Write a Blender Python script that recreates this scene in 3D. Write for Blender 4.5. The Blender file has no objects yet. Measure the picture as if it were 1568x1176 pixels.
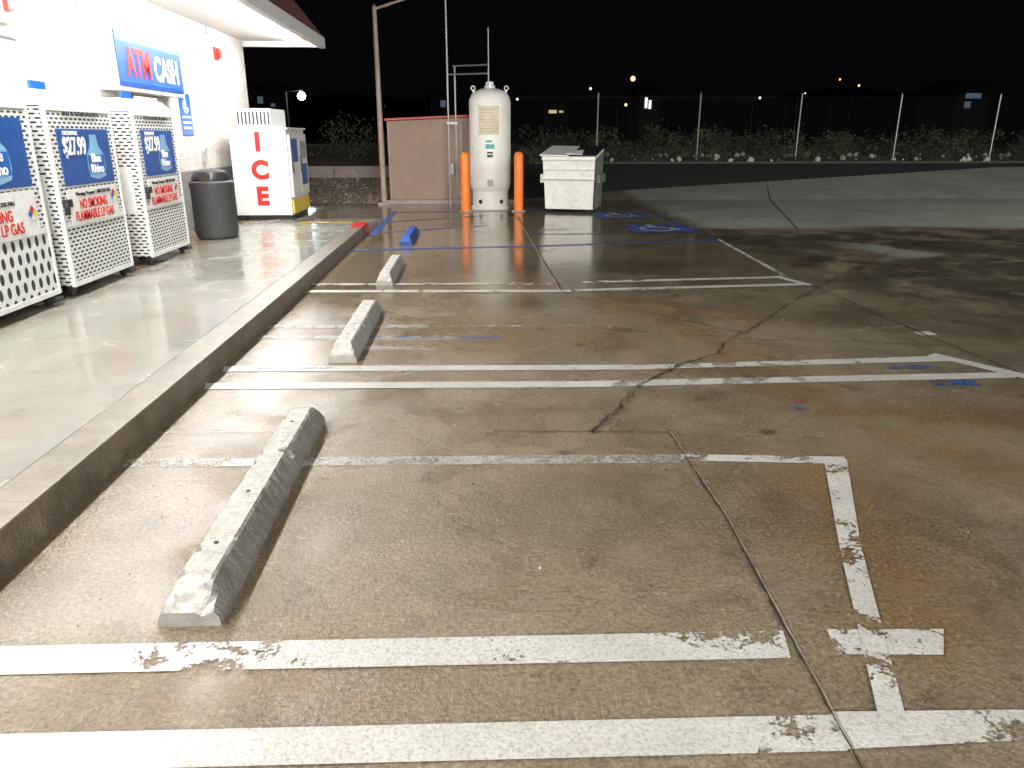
import bpy, bmesh, math, random
from mathutils import Vector, Matrix, noise
random.seed(7)
scene=bpy.context.scene
COL=scene.collection

# ------------------------------------------------------------------ materials
def new_mat(name):
    m=bpy.data.materials.new(name); m.use_nodes=True
    nt=m.node_tree; b=nt.nodes['Principled BSDF']
    return m,nt,b
def L(nt,a,b): nt.links.new(a,b)
def setin(nt,sock,val):
    if hasattr(val,'is_linked') or hasattr(val,'links'): nt.links.new(val,sock)
    else: sock.default_value=val
def M(nt,op,a,b=0.0,c=None,clamp=False):
    n=nt.nodes.new('ShaderNodeMath'); n.operation=op; n.use_clamp=clamp
    setin(nt,n.inputs[0],a); setin(nt,n.inputs[1],b)
    if c is not None: setin(nt,n.inputs[2],c)
    return n.outputs[0]
def mixc(nt,f,a,b,mode='MIX'):
    n=nt.nodes.new('ShaderNodeMix'); n.data_type='RGBA'; n.blend_type=mode
    setin(nt,n.inputs[0],f); 
    setin(nt,n.inputs[6],a if not isinstance(a,tuple) else (*a[:3],1)); setin(nt,n.inputs[7],b if not isinstance(b,tuple) else (*b[:3],1))
    return n.outputs[2]
def ramp(nt,v,lo,hi,o0=0.0,o1=1.0):
    n=nt.nodes.new('ShaderNodeMapRange'); n.clamp=True
    setin(nt,n.inputs[0],v)
    for i,x in ((1,lo),(2,hi),(3,o0),(4,o1)): setin(nt,n.inputs[i],x)
    return n.outputs[0]
def noi(nt,scale,detail=4,rough=.55,vec=None,dist=0.0):
    n=nt.nodes.new('ShaderNodeTexNoise'); n.inputs['Scale'].default_value=scale
    n.inputs['Detail'].default_value=min(detail,5); n.inputs['Roughness'].default_value=rough
    n.inputs['Distortion'].default_value=dist
    if vec is None:
        g=nt.nodes.new('ShaderNodeNewGeometry'); vec=g.outputs['Position']
    nt.links.new(vec,n.inputs['Vector'])
    return n.outputs[0]
def vor(nt,scale,feature='F1'):
    n=nt.nodes.new('ShaderNodeTexVoronoi'); n.inputs['Scale'].default_value=scale; n.feature=feature
    g=nt.nodes.new('ShaderNodeNewGeometry'); nt.links.new(g.outputs['Position'],n.inputs['Vector'])
    return n.outputs[0]
def bump(nt,b,h,strength=.3,dist=.01):
    n=nt.nodes.new('ShaderNodeBump'); setin(nt,n.inputs['Strength'],strength); n.inputs['Distance'].default_value=dist
    nt.links.new(h,n.inputs['Height'])
    nt.links.new(n.outputs[0],b.inputs['Normal']); return n.outputs[0]
def attr(nt,name):
    n=nt.nodes.new('ShaderNodeAttribute'); n.attribute_name=name; return n.outputs['Fac']
def pos(nt):
    g=nt.nodes.new('ShaderNodeNewGeometry'); s=nt.nodes.new('ShaderNodeSeparateXYZ')
    nt.links.new(g.outputs['Position'],s.inputs[0]); return s.outputs
def simple(name,col,rough=.5,metal=0.0,var=.15,vscale=6,bmp=0.0,bscale=80,dirt=0.0):
    m,nt,b=new_mat(name)
    n=noi(nt,vscale,4,.6)
    c=mixc(nt,ramp(nt,n,.3,.7),tuple(x*(1-var) for x in col),tuple(min(1,x*(1+var*.6)) for x in col))
    if dirt>0:
        d=noi(nt,vscale*3.1,5,.7)
        c=mixc(nt,ramp(nt,d,.52,.72,0,dirt),c,(.10,.085,.065))
    L(nt,c,b.inputs['Base Color']); b.inputs['Metallic'].default_value=metal
    b.inputs['Roughness'].default_value=rough
    if bmp>0: bump(nt,b,noi(nt,bscale,3),bmp,.01)
    return m
def emis(name,col,s,base=None):
    m,nt,b=new_mat(name); b.inputs['Base Color'].default_value=(*(base or col),1)
    b.inputs['Emission Color'].default_value=(*col,1); b.inputs['Emission Strength'].default_value=s
    return m

def mat_lot():
    m,nt,b=new_mat('wet_concrete')
    st=attr(nt,'stain'); wt=attr(nt,'wet'); dry=attr(nt,'dry'); p=pos(nt)
    big=noi(nt,.55,3,.6,dist=.6); mid=noi(nt,2.3,5,.70,dist=.4); fine=noi(nt,55,4,.8); blot=noi(nt,5.5,5,.68)
    c=mixc(nt,ramp(nt,mid,.32,.68),(.165,.128,.080),(.295,.238,.160))
    c=mixc(nt,ramp(nt,big,.40,.62,0,.6),c,(.34,.285,.20))
    c=mixc(nt,ramp(nt,big,.46,.34,0,.5),c,(.13,.098,.062))
    c=mixc(nt,ramp(nt,blot,.55,.70,0,.6),c,(.10,.076,.050))
    c=mixc(nt,ramp(nt,blot,.44,.30,0,.45),c,(.37,.32,.235))
    s=M(nt,'MULTIPLY',st,ramp(nt,mid,.34,.55),clamp=True)
    c=mixc(nt,M(nt,'MULTIPLY',s,.8),c,(.235,.135,.052))
    c=mixc(nt,dry,c,mixc(nt,ramp(nt,big,.35,.65),(.23,.245,.215),(.33,.345,.30)))
    c=mixc(nt,M(nt,'MULTIPLY',dry,ramp(nt,mid,.55,.68,0,.5)),c,(.14,.14,.12))
    c=mixc(nt,ramp(nt,fine,.40,.56,.85,0),c,mixc(nt,.62,c,(.04,.03,.02)))
    c=mixc(nt,ramp(nt,fine,.56,.70,0,.35),c,(.50,.44,.34))
    sp=vor(nt,42)
    c=mixc(nt,ramp(nt,sp,.06,.13,.6,0),c,(.55,.49,.40))
    oil=vor(nt,1.6)
    c=mixc(nt,ramp(nt,M(nt,'ADD',oil,M(nt,'MULTIPLY',blot,.18)),.14,.19,.65,0),c,(.045,.036,.026))
    w=M(nt,'ADD',M(nt,'MULTIPLY',wt,.62),M(nt,'MULTIPLY',M(nt,'SUBTRACT',noi(nt,1.1,5,.62,dist=.8),.5),1.5))
    w=ramp(nt,w,.15,.55)
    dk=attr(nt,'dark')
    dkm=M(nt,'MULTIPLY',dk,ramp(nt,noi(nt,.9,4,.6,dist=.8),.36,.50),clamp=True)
    c=mixc(nt,M(nt,'MULTIPLY',w,.30),c,mixc(nt,.75,c,(.03,.022,.015)))
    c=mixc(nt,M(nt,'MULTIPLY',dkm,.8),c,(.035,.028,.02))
    L(nt,c,b.inputs['Base Color'])
    r=ramp(nt,w,0,1,.38,.08)
    r=M(nt,'ADD',r,M(nt,'MULTIPLY',M(nt,'SUBTRACT',mid,.5),.12))
    r=M(nt,'ADD',r,M(nt,'MULTIPLY',dry,.3),clamp=True)
    L(nt,r,b.inputs['Roughness'])
    b.inputs['Specular IOR Level'].default_value=.6
    h=M(nt,'ADD',fine,M(nt,'MULTIPLY',noi(nt,16,3),.8))
    far=ramp(nt,p[1],5,10,1,.22)
    bump(nt,b,h,M(nt,'MULTIPLY',ramp(nt,w,0,1,.6,.22),far),.012)
    return m
def mat_walk():
    m,nt,b=new_mat('wet_walkway_concrete')
    mid=noi(nt,.9,5,.6,dist=.5)
    c=mixc(nt,ramp(nt,mid,.3,.7),(.23,.22,.185),(.32,.31,.275))
    c=mixc(nt,ramp(nt,noi(nt,5,5,.65),.54,.74,0,.45),c,(.16,.14,.105))
    p=pos(nt)
    c=mixc(nt,ramp(nt,M(nt,'ADD',p[0],M(nt,'MULTIPLY',mid,.5)),-3.75,-3.3,.75,0),c,(.19,.125,.06))
    L(nt,c,b.inputs['Base Color'])
    L(nt,ramp(nt,noi(nt,1.6,4,.6,dist=.7),.40,.62,.08,.28),b.inputs['Roughness'])
    b.inputs['Specular IOR Level'].default_value=.65
    bump(nt,b,M(nt,'ADD',noi(nt,6,2),M(nt,'MULTIPLY',noi(nt,90,2),.16)),.12,.01)
    return m
def mat_paint(name,col,col2,fade=0.0):
    m,nt,b=new_mat(name)
    wear=attr(nt,'wear')
    if fade>0:
        n=M(nt,'ADD',M(nt,'MULTIPLY',noi(nt,9,5,.7,dist=.4),.45),M(nt,'MULTIPLY',noi(nt,45,5,.8),.55))
        mask=ramp(nt,M(nt,'SUBTRACT',n,wear),-.02,.05,0,1-fade)
    else:
        n=M(nt,'ADD',M(nt,'MULTIPLY',noi(nt,5.5,5,.66,dist=.4),.74),M(nt,'MULTIPLY',noi(nt,60,4,.75),.26))
        mask=ramp(nt,M(nt,'SUBTRACT',n,wear),-.012,.018)
    c=mixc(nt,ramp(nt,noi(nt,3,4,.6),.35,.7),col,col2)
    c=mixc(nt,ramp(nt,noi(nt,80,4,.7),.48,.64,0,.6),c,(.26,.225,.18))
    L(nt,c,b.inputs['Base Color']); b.inputs['Roughness'].default_value=.32
    L(nt,mask,b.inputs['Alpha'])
    bump(nt,b,noi(nt,75,2),.3,.01)
    return m
def mat_stucco():
    m,nt,b=new_mat('painted_stucco')
    p=pos(nt)
    n=noi(nt,26,4,.6)
    c=mixc(nt,ramp(nt,noi(nt,2.5,3),.3,.7),(.58,.545,.51),(.68,.65,.61))
    c=mixc(nt,ramp(nt,noi(nt,12,5,.7),.50,.70,0,.6),c,(.38,.345,.305))
    low=ramp(nt,p[2],1.06,1.075,1,0)
    c=mixc(nt,low,c,mixc(nt,ramp(nt,n,.3,.7),(.16,.15,.155),(.24,.225,.22)))
    L(nt,c,b.inputs['Base Color']); b.inputs['Roughness'].default_value=.8
    bump(nt,b,ramp(nt,n,.45,.62),.8,.02)
    return m
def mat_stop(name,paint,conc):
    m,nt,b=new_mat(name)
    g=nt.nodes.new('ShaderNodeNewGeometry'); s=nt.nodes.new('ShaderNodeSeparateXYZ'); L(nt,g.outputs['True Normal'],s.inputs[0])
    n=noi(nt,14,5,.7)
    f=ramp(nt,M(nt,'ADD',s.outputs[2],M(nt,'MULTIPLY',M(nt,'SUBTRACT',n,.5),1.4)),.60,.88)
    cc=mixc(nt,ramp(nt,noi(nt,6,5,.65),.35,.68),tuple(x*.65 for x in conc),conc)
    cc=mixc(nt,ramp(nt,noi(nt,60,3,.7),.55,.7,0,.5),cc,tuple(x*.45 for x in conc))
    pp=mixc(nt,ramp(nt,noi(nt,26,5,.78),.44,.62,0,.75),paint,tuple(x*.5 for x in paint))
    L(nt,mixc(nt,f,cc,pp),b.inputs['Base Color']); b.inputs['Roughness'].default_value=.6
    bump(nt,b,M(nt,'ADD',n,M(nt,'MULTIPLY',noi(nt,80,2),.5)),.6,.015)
    return m
def mat_slots(name,kind):
    m,nt,b=new_mat(name); p=pos(nt)
    h=M(nt,'ADD',p[0],p[1])
    if kind=='slot': sx,sz,rx,rz=.085,.036,.34,.26
    else: sx,sz,rx,rz=.115,.115,.24,.40
    v=M(nt,'DIVIDE',p[2],sz); row=M(nt,'FLOOR',v)
    u=M(nt,'ADD',M(nt,'DIVIDE',h,sx),M(nt,'MULTIPLY',M(nt,'MODULO',row,2.0),.5))
    fu=M(nt,'ABSOLUTE',M(nt,'SUBTRACT',M(nt,'FRACT',u),.5)); fv=M(nt,'ABSOLUTE',M(nt,'SUBTRACT',M(nt,'FRACT',v),.5))
    e=M(nt,'ADD',M(nt,'POWER',M(nt,'DIVIDE',fu,rx),3.0 if kind=='slot' else 2.0),M(nt,'POWER',M(nt,'DIVIDE',fv,rz),3.0 if kind=='slot' else 2.0))
    hole=ramp(nt,e,.9,1.1,1,0)
    base=mixc(nt,ramp(nt,noi(nt,9,4,.7),.52,.72,0,.5),(.66,.66,.65),(.40,.36,.30))
    L(nt,mixc(nt,hole,base,(.03,.03,.032)),b.inputs['Base Color'])
    L(nt,ramp(nt,hole,0,1,.38,.9),b.inputs['Roughness'])
    return m

MAT={}
MAT['lot']=mat_lot(); MAT['walk']=mat_walk()
MAT['white_paint']=mat_paint('worn_white_paint',(.50,.49,.46),(.62,.61,.59))
MAT['faded_paint']=mat_paint('faded_white_paint',(.46,.45,.42),(.56,.55,.53),.25)
MAT['blue_paint']=mat_paint('worn_blue_paint',(.015,.055,.24),(.025,.10,.36))
MAT['yellow_paint']=mat_paint('worn_yellow_paint',(.65,.42,.03),(.7,.5,.06))
MAT['stucco']=mat_stucco()
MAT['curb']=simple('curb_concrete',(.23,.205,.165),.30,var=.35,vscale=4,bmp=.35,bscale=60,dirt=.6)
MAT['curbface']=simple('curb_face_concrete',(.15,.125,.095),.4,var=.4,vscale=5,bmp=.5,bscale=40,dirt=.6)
MAT['red']=simple('red_paint',(.50,.03,.02),.35,dirt=.4)
MAT['joint']=simple('joint_dark_gap',(.030,.024,.017),.7)  # plain dark colour for joints, cracks, small holes and grit
MAT['jointlight']=simple('joint_sealant',(.34,.29,.22),.5,var=.4)
MAT['stopw']=mat_stop('wheel_stop_concrete',(.50,.48,.44),(.26,.25,.235))
MAT['stopw2']=mat_stop('wheel_stop_painted',(.55,.53,.49),(.36,.35,.33))
MAT['stopb']=mat_stop('wheel_stop_blue',(.02,.09,.42),(.02,.06,.26))
MAT['white']=simple('white_enamel',(.72,.72,.71),.35,var=.06,dirt=.25,vscale=5)
MAT['offwhite']=simple('soffit_paint',(.78,.77,.75),.6,var=.04)
MAT['fascia']=simple('fascia_white',(.82,.82,.82),.4,var=.05)
MAT['maroon']=simple('maroon_roof_metal',(.07,.012,.012),.5)
MAT['black']=simple('black_plastic',(.015,.015,.016),.4)
MAT['dgrey']=simple('dark_metal',(.06,.06,.065),.4,metal=.6)
MAT['galv']=simple('galvanised_steel',(.34,.34,.34),.45,metal=.6)
MAT['wire']=simple('fence_wire',(.04,.04,.04),.7,metal=.3)
MAT['polepaint']=simple('brown_pole_paint',(.36,.27,.22),.5)
MAT['slot']=mat_slots('slotted_steel','slot'); MAT['oval']=mat_slots('punched_steel','oval')
MAT['blue']=simple('blue_vinyl',(.015,.11,.42),.3,var=.1)
MAT['blue2']=simple('deep_blue_vinyl',(.018,.075,.28),.3,var=.1)
MAT['sky_blue']=simple('light_blue_vinyl',(.20,.40,.62),.3,var=.2)
MAT['signblue']=emis('sign_face_blue',(.01,.12,.75),.35,(.008,.06,.33))
MAT['signsky']=emis('sign_face_light_blue',(.1,.4,.9),.4,(.06,.22,.5))
MAT['signred']=emis('sign_letter_red',(.9,.04,.02),.3,(.45,.02,.015))
MAT['signwhite']=emis('sign_letter_white',(.9,.9,.9),.5,(.7,.7,.7))
MAT['txtwhite']=simple('white_vinyl',(.82,.82,.82),.4,var=.03)
MAT['txtred']=simple('red_vinyl',(.50,.02,.015),.4,var=.05)
MAT['txtblack']=simple('black_vinyl',(.02,.02,.02),.4)
MAT['grey_txt']=simple('grey_vinyl',(.35,.35,.36),.4)
MAT['orange']=simple('orange_paint',(.85,.20,.02),.4,var=.12,dirt=.12)
MAT['tank']=simple('tank_enamel',(.78,.765,.72),.38,var=.05,dirt=.16,vscale=2.5)
MAT['beige']=simple('aged_label',(.60,.53,.40),.5)
MAT['teal']=simple('teal_label',(.05,.35,.35),.5)
MAT['yellow']=simple('yellow_label',(.7,.52,.05),.4)
MAT['shed']=simple('pink_block_paint',(.34,.245,.20),.85,var=.12,vscale=3,bmp=.4,bscale=30,dirt=.12)
MAT['redcap']=simple('red_flashing',(.42,.05,.03),.4)
MAT['dump']=simple('dumpster_paint',(.76,.75,.71),.45,var=.08,vscale=4,dirt=.25)
MAT['dumpshade']=simple('dumpster_side_shade',(.16,.175,.145),.5,var=.25,vscale=4,dirt=.5)  # white dumpster's unlit right side: shade put into the colour, greenish tint
MAT['can']=simple('exposed_aggregate',(.05,.05,.053),.55,var=.7,vscale=60,bmp=.7,bscale=90)
MAT['dirt']=simple('dirt_ground',(.09,.078,.058),.95,var=.5,vscale=.8,bmp=.8,bscale=6)
MAT['gravel']=simple('gravel_bed_mat',(.34,.28,.21),.9,var=.6,vscale=9,bmp=.9,bscale=14)
MAT['asphalt']=simple('asphalt',(.022,.022,.023),.85,var=.3,vscale=1,bmp=.5,bscale=90)
MAT['lowwall']=simple('low_wall_concrete',(.36,.31,.28),.8,var=.2,bmp=.3)
MAT['kerb']=simple('road_kerb_concrete',(.06,.06,.057),.8,var=.3,bmp=.3)
MAT['rock']=simple('pale_rock',(.44,.42,.38),.8,var=.4,vscale=3,bmp=.6,bscale=20)
MAT['leafA']=simple('shrub_leaf',(.045,.062,.028),.8,var=.6,vscale=1.2)
MAT['leafB']=simple('dry_brush_leaf',(.085,.075,.042),.85,var=.6,vscale=1.2)
MAT['twig']=simple('twig_bark',(.07,.05,.035),.9)
MAT['night']=simple('night_hill',(.004,.004,.005),1.0)
MAT['bldg']=simple('distant_building_wall',(.03,.03,.035),.9)
MAT['tube']=emis('led_lens',(1.0,.985,.95),82)
MAT['lampw']=emis('lamp_white',(.75,.88,1.0),45)
MAT['lampo']=emis('lamp_orange',(1.0,.5,.18),4)
MAT['lampd']=emis('lamp_dim_white',(.8,.88,1.0),1.5)
MAT['win']=emis('lit_window',(.5,.75,1.0),.08)
MAT['winw']=emis('lit_window_warm',(1.0,.75,.45),.6)

# ------------------------------------------------------------------ mesh builder
class B:
    def __init__(s): s.v=[]; s.f=[]; s.m=[]; s.mats=[]
    def mi(s,k):
        if k not in s.mats: s.mats.append(k)
        return s.mats.index(k)
    def add(s,vs,fs,mat):
        o=len(s.v); s.v+= [tuple(v) for v in vs]; i=s.mi(mat)
        for f in fs: s.f.append(tuple(o+k for k in f)); s.m.append(i)
    def box(s,x0,x1,y0,y1,z0,z1,mat):
        vs=[(x,y,z) for z in (z0,z1) for y in (y0,y1) for x in (x0,x1)]
        s.add(vs,[(0,2,3,1),(4,5,7,6),(0,1,5,4),(2,6,7,3),(1,3,7,5),(0,4,6,2)],mat)
    def hexa(s,bot,top,mat):
        s.add(list(bot)+list(top),[(3,2,1,0),(4,5,6,7),(0,1,5,4),(1,2,6,5),(2,3,7,6),(3,0,4,7)],mat)
    def cyl(s,p0,p1,r0,r1,mat,n=16,caps=True):
        p0=Vector(p0);p1=Vector(p1); d=(p1-p0).normalized()
        a=d.orthogonal().normalized(); b=d.cross(a)
        vs=[]
        for p,r in ((p0,r0),(p1,r1)):
            for i in range(n):
                t=2*math.pi*i/n; vs.append(p+a*r*math.cos(t)+b*r*math.sin(t))
        fs=[(i,(i+1)%n,n+(i+1)%n,n+i) for i in range(n)]
        if caps: fs+= [tuple(range(n-1,-1,-1)),tuple(range(n,2*n))]
        s.add(vs,fs,mat)
    def lathe(s,prof,c,mat,n=32):
        vs=[];fs=[]
        for r,z in prof:
            for i in range(n):
                t=2*math.pi*i/n; vs.append((c[0]+r*math.cos(t),c[1]+r*math.sin(t),c[2]+z))
        for j in range(len(prof)-1):
            for i in range(n): fs.append((j*n+i,j*n+(i+1)%n,(j+1)*n+(i+1)%n,(j+1)*n+i))
        fs.append(tuple(range(n-1,-1,-1))); fs.append(tuple((len(prof)-1)*n+i for i in range(n)))
        s.add(vs,fs,mat)
    def obj(s,name,bevel=0.0,smooth=False,parent=None,seg=2):
        me=bpy.data.meshes.new(name); me.from_pydata(s.v,[],s.f)
        for k in s.mats: me.materials.append(MAT[k])
        me.polygons.foreach_set('material_index',s.m); me.update()
        o=bpy.data.objects.new(name,me); COL.objects.link(o)
        if bevel>0:
            md=o.modifiers.new('bevel','BEVEL'); md.width=bevel; md.segments=seg; md.limit_method='ANGLE'; md.angle_limit=math.radians(40)
        if smooth:
            me.polygons.foreach_set('use_smooth',[True]*len(me.polygons)); 
            me.set_sharp_from_angle(angle=math.radians(35))
        if parent: par(o,parent)
        return o
def empty(name,loc):
    e=bpy.data.objects.new(name,None); e.location=loc; e.empty_display_size=.2; COL.objects.link(e); return e
def par(o,e):
    o.parent=e; o.matrix_parent_inverse=Matrix.Translation(-Vector(e.location))
def text(name,body,loc,size,facing,mat,parent,bold=.0,sx=1.0,align='CENTER',ext=.002):
    c=bpy.data.curves.new(name,'FONT'); c.body=body; c.size=size; c.align_x=align; c.align_y='CENTER'
    c.extrude=ext; c.offset=bold*size; c.space_line=.85
    o=bpy.data.objects.new(name,c); COL.objects.link(o); o.location=loc
    o.rotation_euler=(math.radians(90),0,math.radians(90) if facing=='+X' else 0); o.scale=(sx,1,1)
    c.materials.append(MAT[mat]); par(o,parent); return o

# ------------------------------------------------------------------ terrain
def terr(y):
    return 0.0 if y<=20 else (.15*(y-20) if y<26.4 else .96)
def sheet(name,xs,y0f,y1f,dz,mat):
    b=B(); cols=[]
    for x in xs:
        y0=y0f(x);y1=y1f(x)
        ys=[y0]+[k for k in (20.0,26.4)]+[y1]
        ys=[min(max(k,y0),y1) for k in ys]
        cols.append([(x,y,terr(y)+dz) for y in ys])
    n=4; vs=[p for c in cols for p in c]; fs=[]
    for i in range(len(cols)-1):
        for j in range(n-1):
            q=(i*n+j,(i+1)*n+j,(i+1)*n+j+1,i*n+j+1)
            if abs(vs[q[0]][1]-vs[q[3]][1])+abs(vs[q[1]][1]-vs[q[2]][1])>1e-4: fs.append(q)
    b.add(vs,fs,mat); return b.obj(name)
sheet('ground',[-600,-60,0,60,600],lambda x:-60,lambda x:900,-.02,'dirt')
def yE(x):
    pts=[(-40,20.02),(1.0,20.05),(3.6,21.0),(17,24.3),(60,24.6)]
    for (a,ya),(c,yc) in zip(pts,pts[1:]):
        if x<=c: return ya+(yc-ya)*(x-a)/(c-a)
    return 24.6
def segd(x,y,a,b):
    ax,ay=a;bx,by=b; t=max(0,min(1,((x-ax)*(bx-ax)+(y-ay)*(by-ay))/((bx-ax)**2+(by-ay)**2)))
    return math.hypot(x-ax-t*(bx-ax),y-ay-t*(by-ay))
def sm(v,a,b):
    t=max(0,min(1,(v-a)/(b-a))); return t*t*(3-2*t)
xs=[-40,-20,-10,-5,-3]+[-2+.14*i for i in range(86)]+[10.5+.8*i for i in range(12)]+[22,30,45,60]
rows=[-14,-6,-2]+[-1+.14*i for i in range(150)]
vs=[];st=[];wt=[];dr=[];dk=[]
rust=[((.9,8.1),(1.5,6.9)),((1.5,6.9),(1.95,5.9)),((1.0,8.0),(2.6,6.6)),((1.95,5.9),(2.15,4.4)),((2.15,4.4),(2.6,3.3)),((2.6,3.3),(3.4,2.5)),((2.2,4.2),(3.4,3.9)),((1.5,2.1),(1.75,3.4))]
nr=len(rows)+7
for x in xs:
    ye=yE(x)
    ys=[r for r in rows]+[19.97]+[20+ (ye-20)*t/5 for t in range(6)]
    for y in ys:
        vs.append((x,y,terr(y)))
        d=min(segd(x,y,a,b) for a,b in rust)
        s=math.exp(-(d/.24)**2)
        s=max(s,.7*math.exp(-(((x-.2)/1.4)**2+((y-6.2)/.6)**2)),.8*math.exp(-(((x+.7)/.7)**2+((y-1.9)/.25)**2)),.6*math.exp(-(((x+1.3)/.4)**2+((y-3.4)/.8)**2)))
        st.append(min(1,s*1.0))
        w=.40+.60*sm(y,6.0,9)*(1-sm(x,3.8,5))
        w=max(w,1.0*(1-sm(x,-1.4,-.6))*sm(y,1.2,2.4))
        w=max(w,.9*math.exp(-(((x+1.0)/1.0)**2+((y-4.4)/.6)**2)),.9*math.exp(-(((x+.8)/.5)**2+((y-1.85)/.2)**2)))
        edge=13.6+.9*noise.noise((x*.35,y*.2,4))+.25*noise.noise((x*1.3,y*1.3,0))
        dd=sm(y,edge-.25,edge+.25)*sm(x,3.9,4.6)
        isl=sm(noise.noise((x*.45+3,y*.9,7)),.18,.30)*sm(x,5.2,6.2)*sm(y,8.5,10)*.8
        dd=max(dd,isl)
        w*=1-dd
        wt.append(w); dr.append(dd)
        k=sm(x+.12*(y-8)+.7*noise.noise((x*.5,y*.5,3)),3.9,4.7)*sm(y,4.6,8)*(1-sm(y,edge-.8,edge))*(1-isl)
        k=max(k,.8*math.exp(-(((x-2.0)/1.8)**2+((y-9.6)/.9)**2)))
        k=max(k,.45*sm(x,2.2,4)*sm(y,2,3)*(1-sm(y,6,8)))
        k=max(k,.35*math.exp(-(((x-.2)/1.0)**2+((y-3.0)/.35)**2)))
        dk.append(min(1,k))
b=B(); fs=[]
for i in range(len(xs)-1):
    for j in range(nr-1): fs.append((i*nr+j,(i+1)*nr+j,(i+1)*nr+j+1,i*nr+j+1))
b.add(vs,fs,'lot'); lot=b.obj('parking_lot')
for nme,arr in (('stain',st),('wet',wt),('dry',dr),('dark',dk)):
    a=lot.data.attributes.new(nme,'FLOAT','POINT'); a.data.foreach_set('value',arr)
sheet('asphalt_road',[1.0,3.6,17,30,60,90],lambda x:yE(x)-.1,lambda x:25.0,-.008,'asphalt')
sheet('gravel_bed',[-30,-2.2],lambda x:19.0,lambda x:23.0,.006,'gravel')
b=B()
for x in range(2,60,3): b.box(x,x+2.98,25.0,25.14,.6,terr(25.1)+.03,'kerb')
b.obj('road_kerb',.01)

# ------------------------------------------------------------------ markings
class Strip:
    def __init__(s): s.b=B(); s.w=[]
    def strip(s,top,bot,w,mat,z,n=14):
        o=[];k=n
        for i in range(k+1):
            t=i/k
            q=min(len(w)-2,int(t*(len(w)-1))); tt=t*(len(w)-1)-q; ww=w[q]+(w[q+1]-w[q])*tt
            for a,c in (top,bot):
                x=a[0]+(c[0]-a[0])*t; y=a[1]+(c[1]-a[1])*t
                o.append((x,y,terr(y)+z)); s.w.append(ww)
        s.b.add(o,[(2*i,2*i+1,2*i+3,2*i+2) for i in range(k)],mat)
    def line(s,a,c,width,w,mat,z,n=14):
        d=(Vector(c)-Vector(a)).normalized(); p=Vector((-d.y,d.x))*width/2
        a=Vector(a);c=Vector(c)
        s.strip(((a+p)[:],(c+p)[:]),((a-p)[:],(c-p)[:]),w,mat,z,n)
    def obj(s,name):
        o=s.b.obj(name); a=o.data.attributes.new('wear','FLOAT','POINT'); a.data.foreach_set('value',s.w); return o
S=Strip(); z=.004
S.strip(((-1.83,1.775),(1.02,1.72)),((-1.83,1.64),(1.0,1.585)),[.2,.2,.25,.3,.30,.36,.46],'white_paint',z,30)
S.strip(((1.02,1.73),(1.85,1.70)),((1.0,1.59),(1.85,1.60)),[.44,.34,.49,.50,.54],'white_paint',z+.001)
S.strip(((-1.83,2.165),(1.03,2.11)),((-1.83,2.025),(1.0,1.97)),[.25,.30,.36,.48,.48,.39,.36,.44,.39,.45,.44],'white_paint',z,40)
S.strip(((1.18,2.11),(1.58,2.09)),((1.16,1.98),(1.5,1.96)),[.45,.42,.47],'white_paint',z)
S.strip(((1.80,3.49),(1.47,2.62)),((1.92,3.49),(1.56,2.62)),[.42,.42,.47,.42,.46],'white_paint',z+.001,20)
S.strip(((1.47,2.62),(1.14,1.68)),((1.56,2.62),(1.22,1.68)),[.47,.44,.48,.42,.47,.42],'white_paint',z+.002,20)
S.strip(((-1.8,3.68),(1.08,3.60)),((-1.8,3.58),(1.06,3.49)),[.52,.47,.44,.46,.47,.45,.46,.48,.50],'faded_paint',z,30)
S.strip(((1.06,3.60),(1.92,3.52)),((1.05,3.52),(1.90,3.43)),[.46,.43,.46,.42],'white_paint',z)
S.strip(((-.85,2.85),(-.03,2.83)),((-.85,2.81),(-.03,2.79)),[.55,.52,.55],'faded_paint',z)
S.strip(((-1.83,5.34),(1.30,5.22)),((-1.8,5.21),(1.29,5.10)),[.40,.36,.32,.36,.40,.42],'white_paint',z,30)
S.strip(((1.30,5.22),(3.6,5.34)),((1.29,5.12),(3.56,5.20)),[.44,.46,.46,.45,.40,.34],'white_paint',z,30)
S.strip(((-1.83,4.95),(.72,4.86)),((-1.8,4.82),(.70,4.73)),[.38,.35,.32,.36,.42],'white_paint',z,30)
S.strip(((.72,4.86),(3.85,4.91)),((.70,4.73),(3.75,4.78)),[.46,.47,.49,.45,.38,.36,.34],'white_paint',z,30)
S.strip(((.72,4.85),(2.4,4.88)),((.70,4.74),(2.4,4.76)),[.47,.47,.48],'faded_paint',z-.002,20)
S.strip(((1.30,5.21),(2.8,5.29)),((1.29,5.12),(2.8,5.17)),[.47,.47,.47],'faded_paint',z-.002,20)
S.line((3.50,5.38),(3.86,4.76),.12,[.3,.3],'white_paint',z+.001)
S.line((-1.83,6.53),(-.4,6.48),.10,[.48,.44,.42,.46],'faded_paint',z)
S.line((-.4,6.48),(1.9,6.40),.06,[.50,.50,.53,.56],'faded_paint',z)
S.line((-1.8,6.17),(.2,6.03),.12,[.46,.44,.45,.50],'faded_paint',z)
S.line((-1.0,6.14),(.22,6.04),.05,[.52,.47,.50,.44],'blue_paint',z+.002)
S.line((-1.75,5.27),(-1.0,5.25),.04,[.54,.50,.54],'blue_paint',z+.002)
S.line((-1.0,5.80),(-.3,5.74),.10,[.48,.44,.50],'faded_paint',z)
S.line((2.9,6.05),(3.9,6.3),.05,[.52,.50,.52],'faded_paint',z)
S.line((3.75,6.0),(3.9,6.02),.12,[.3,.3],'white_paint',z)
S.line((-1.83,8.52),(.9,8.44),.10,[.46,.44,.45,.50],'white_paint',z)
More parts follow.
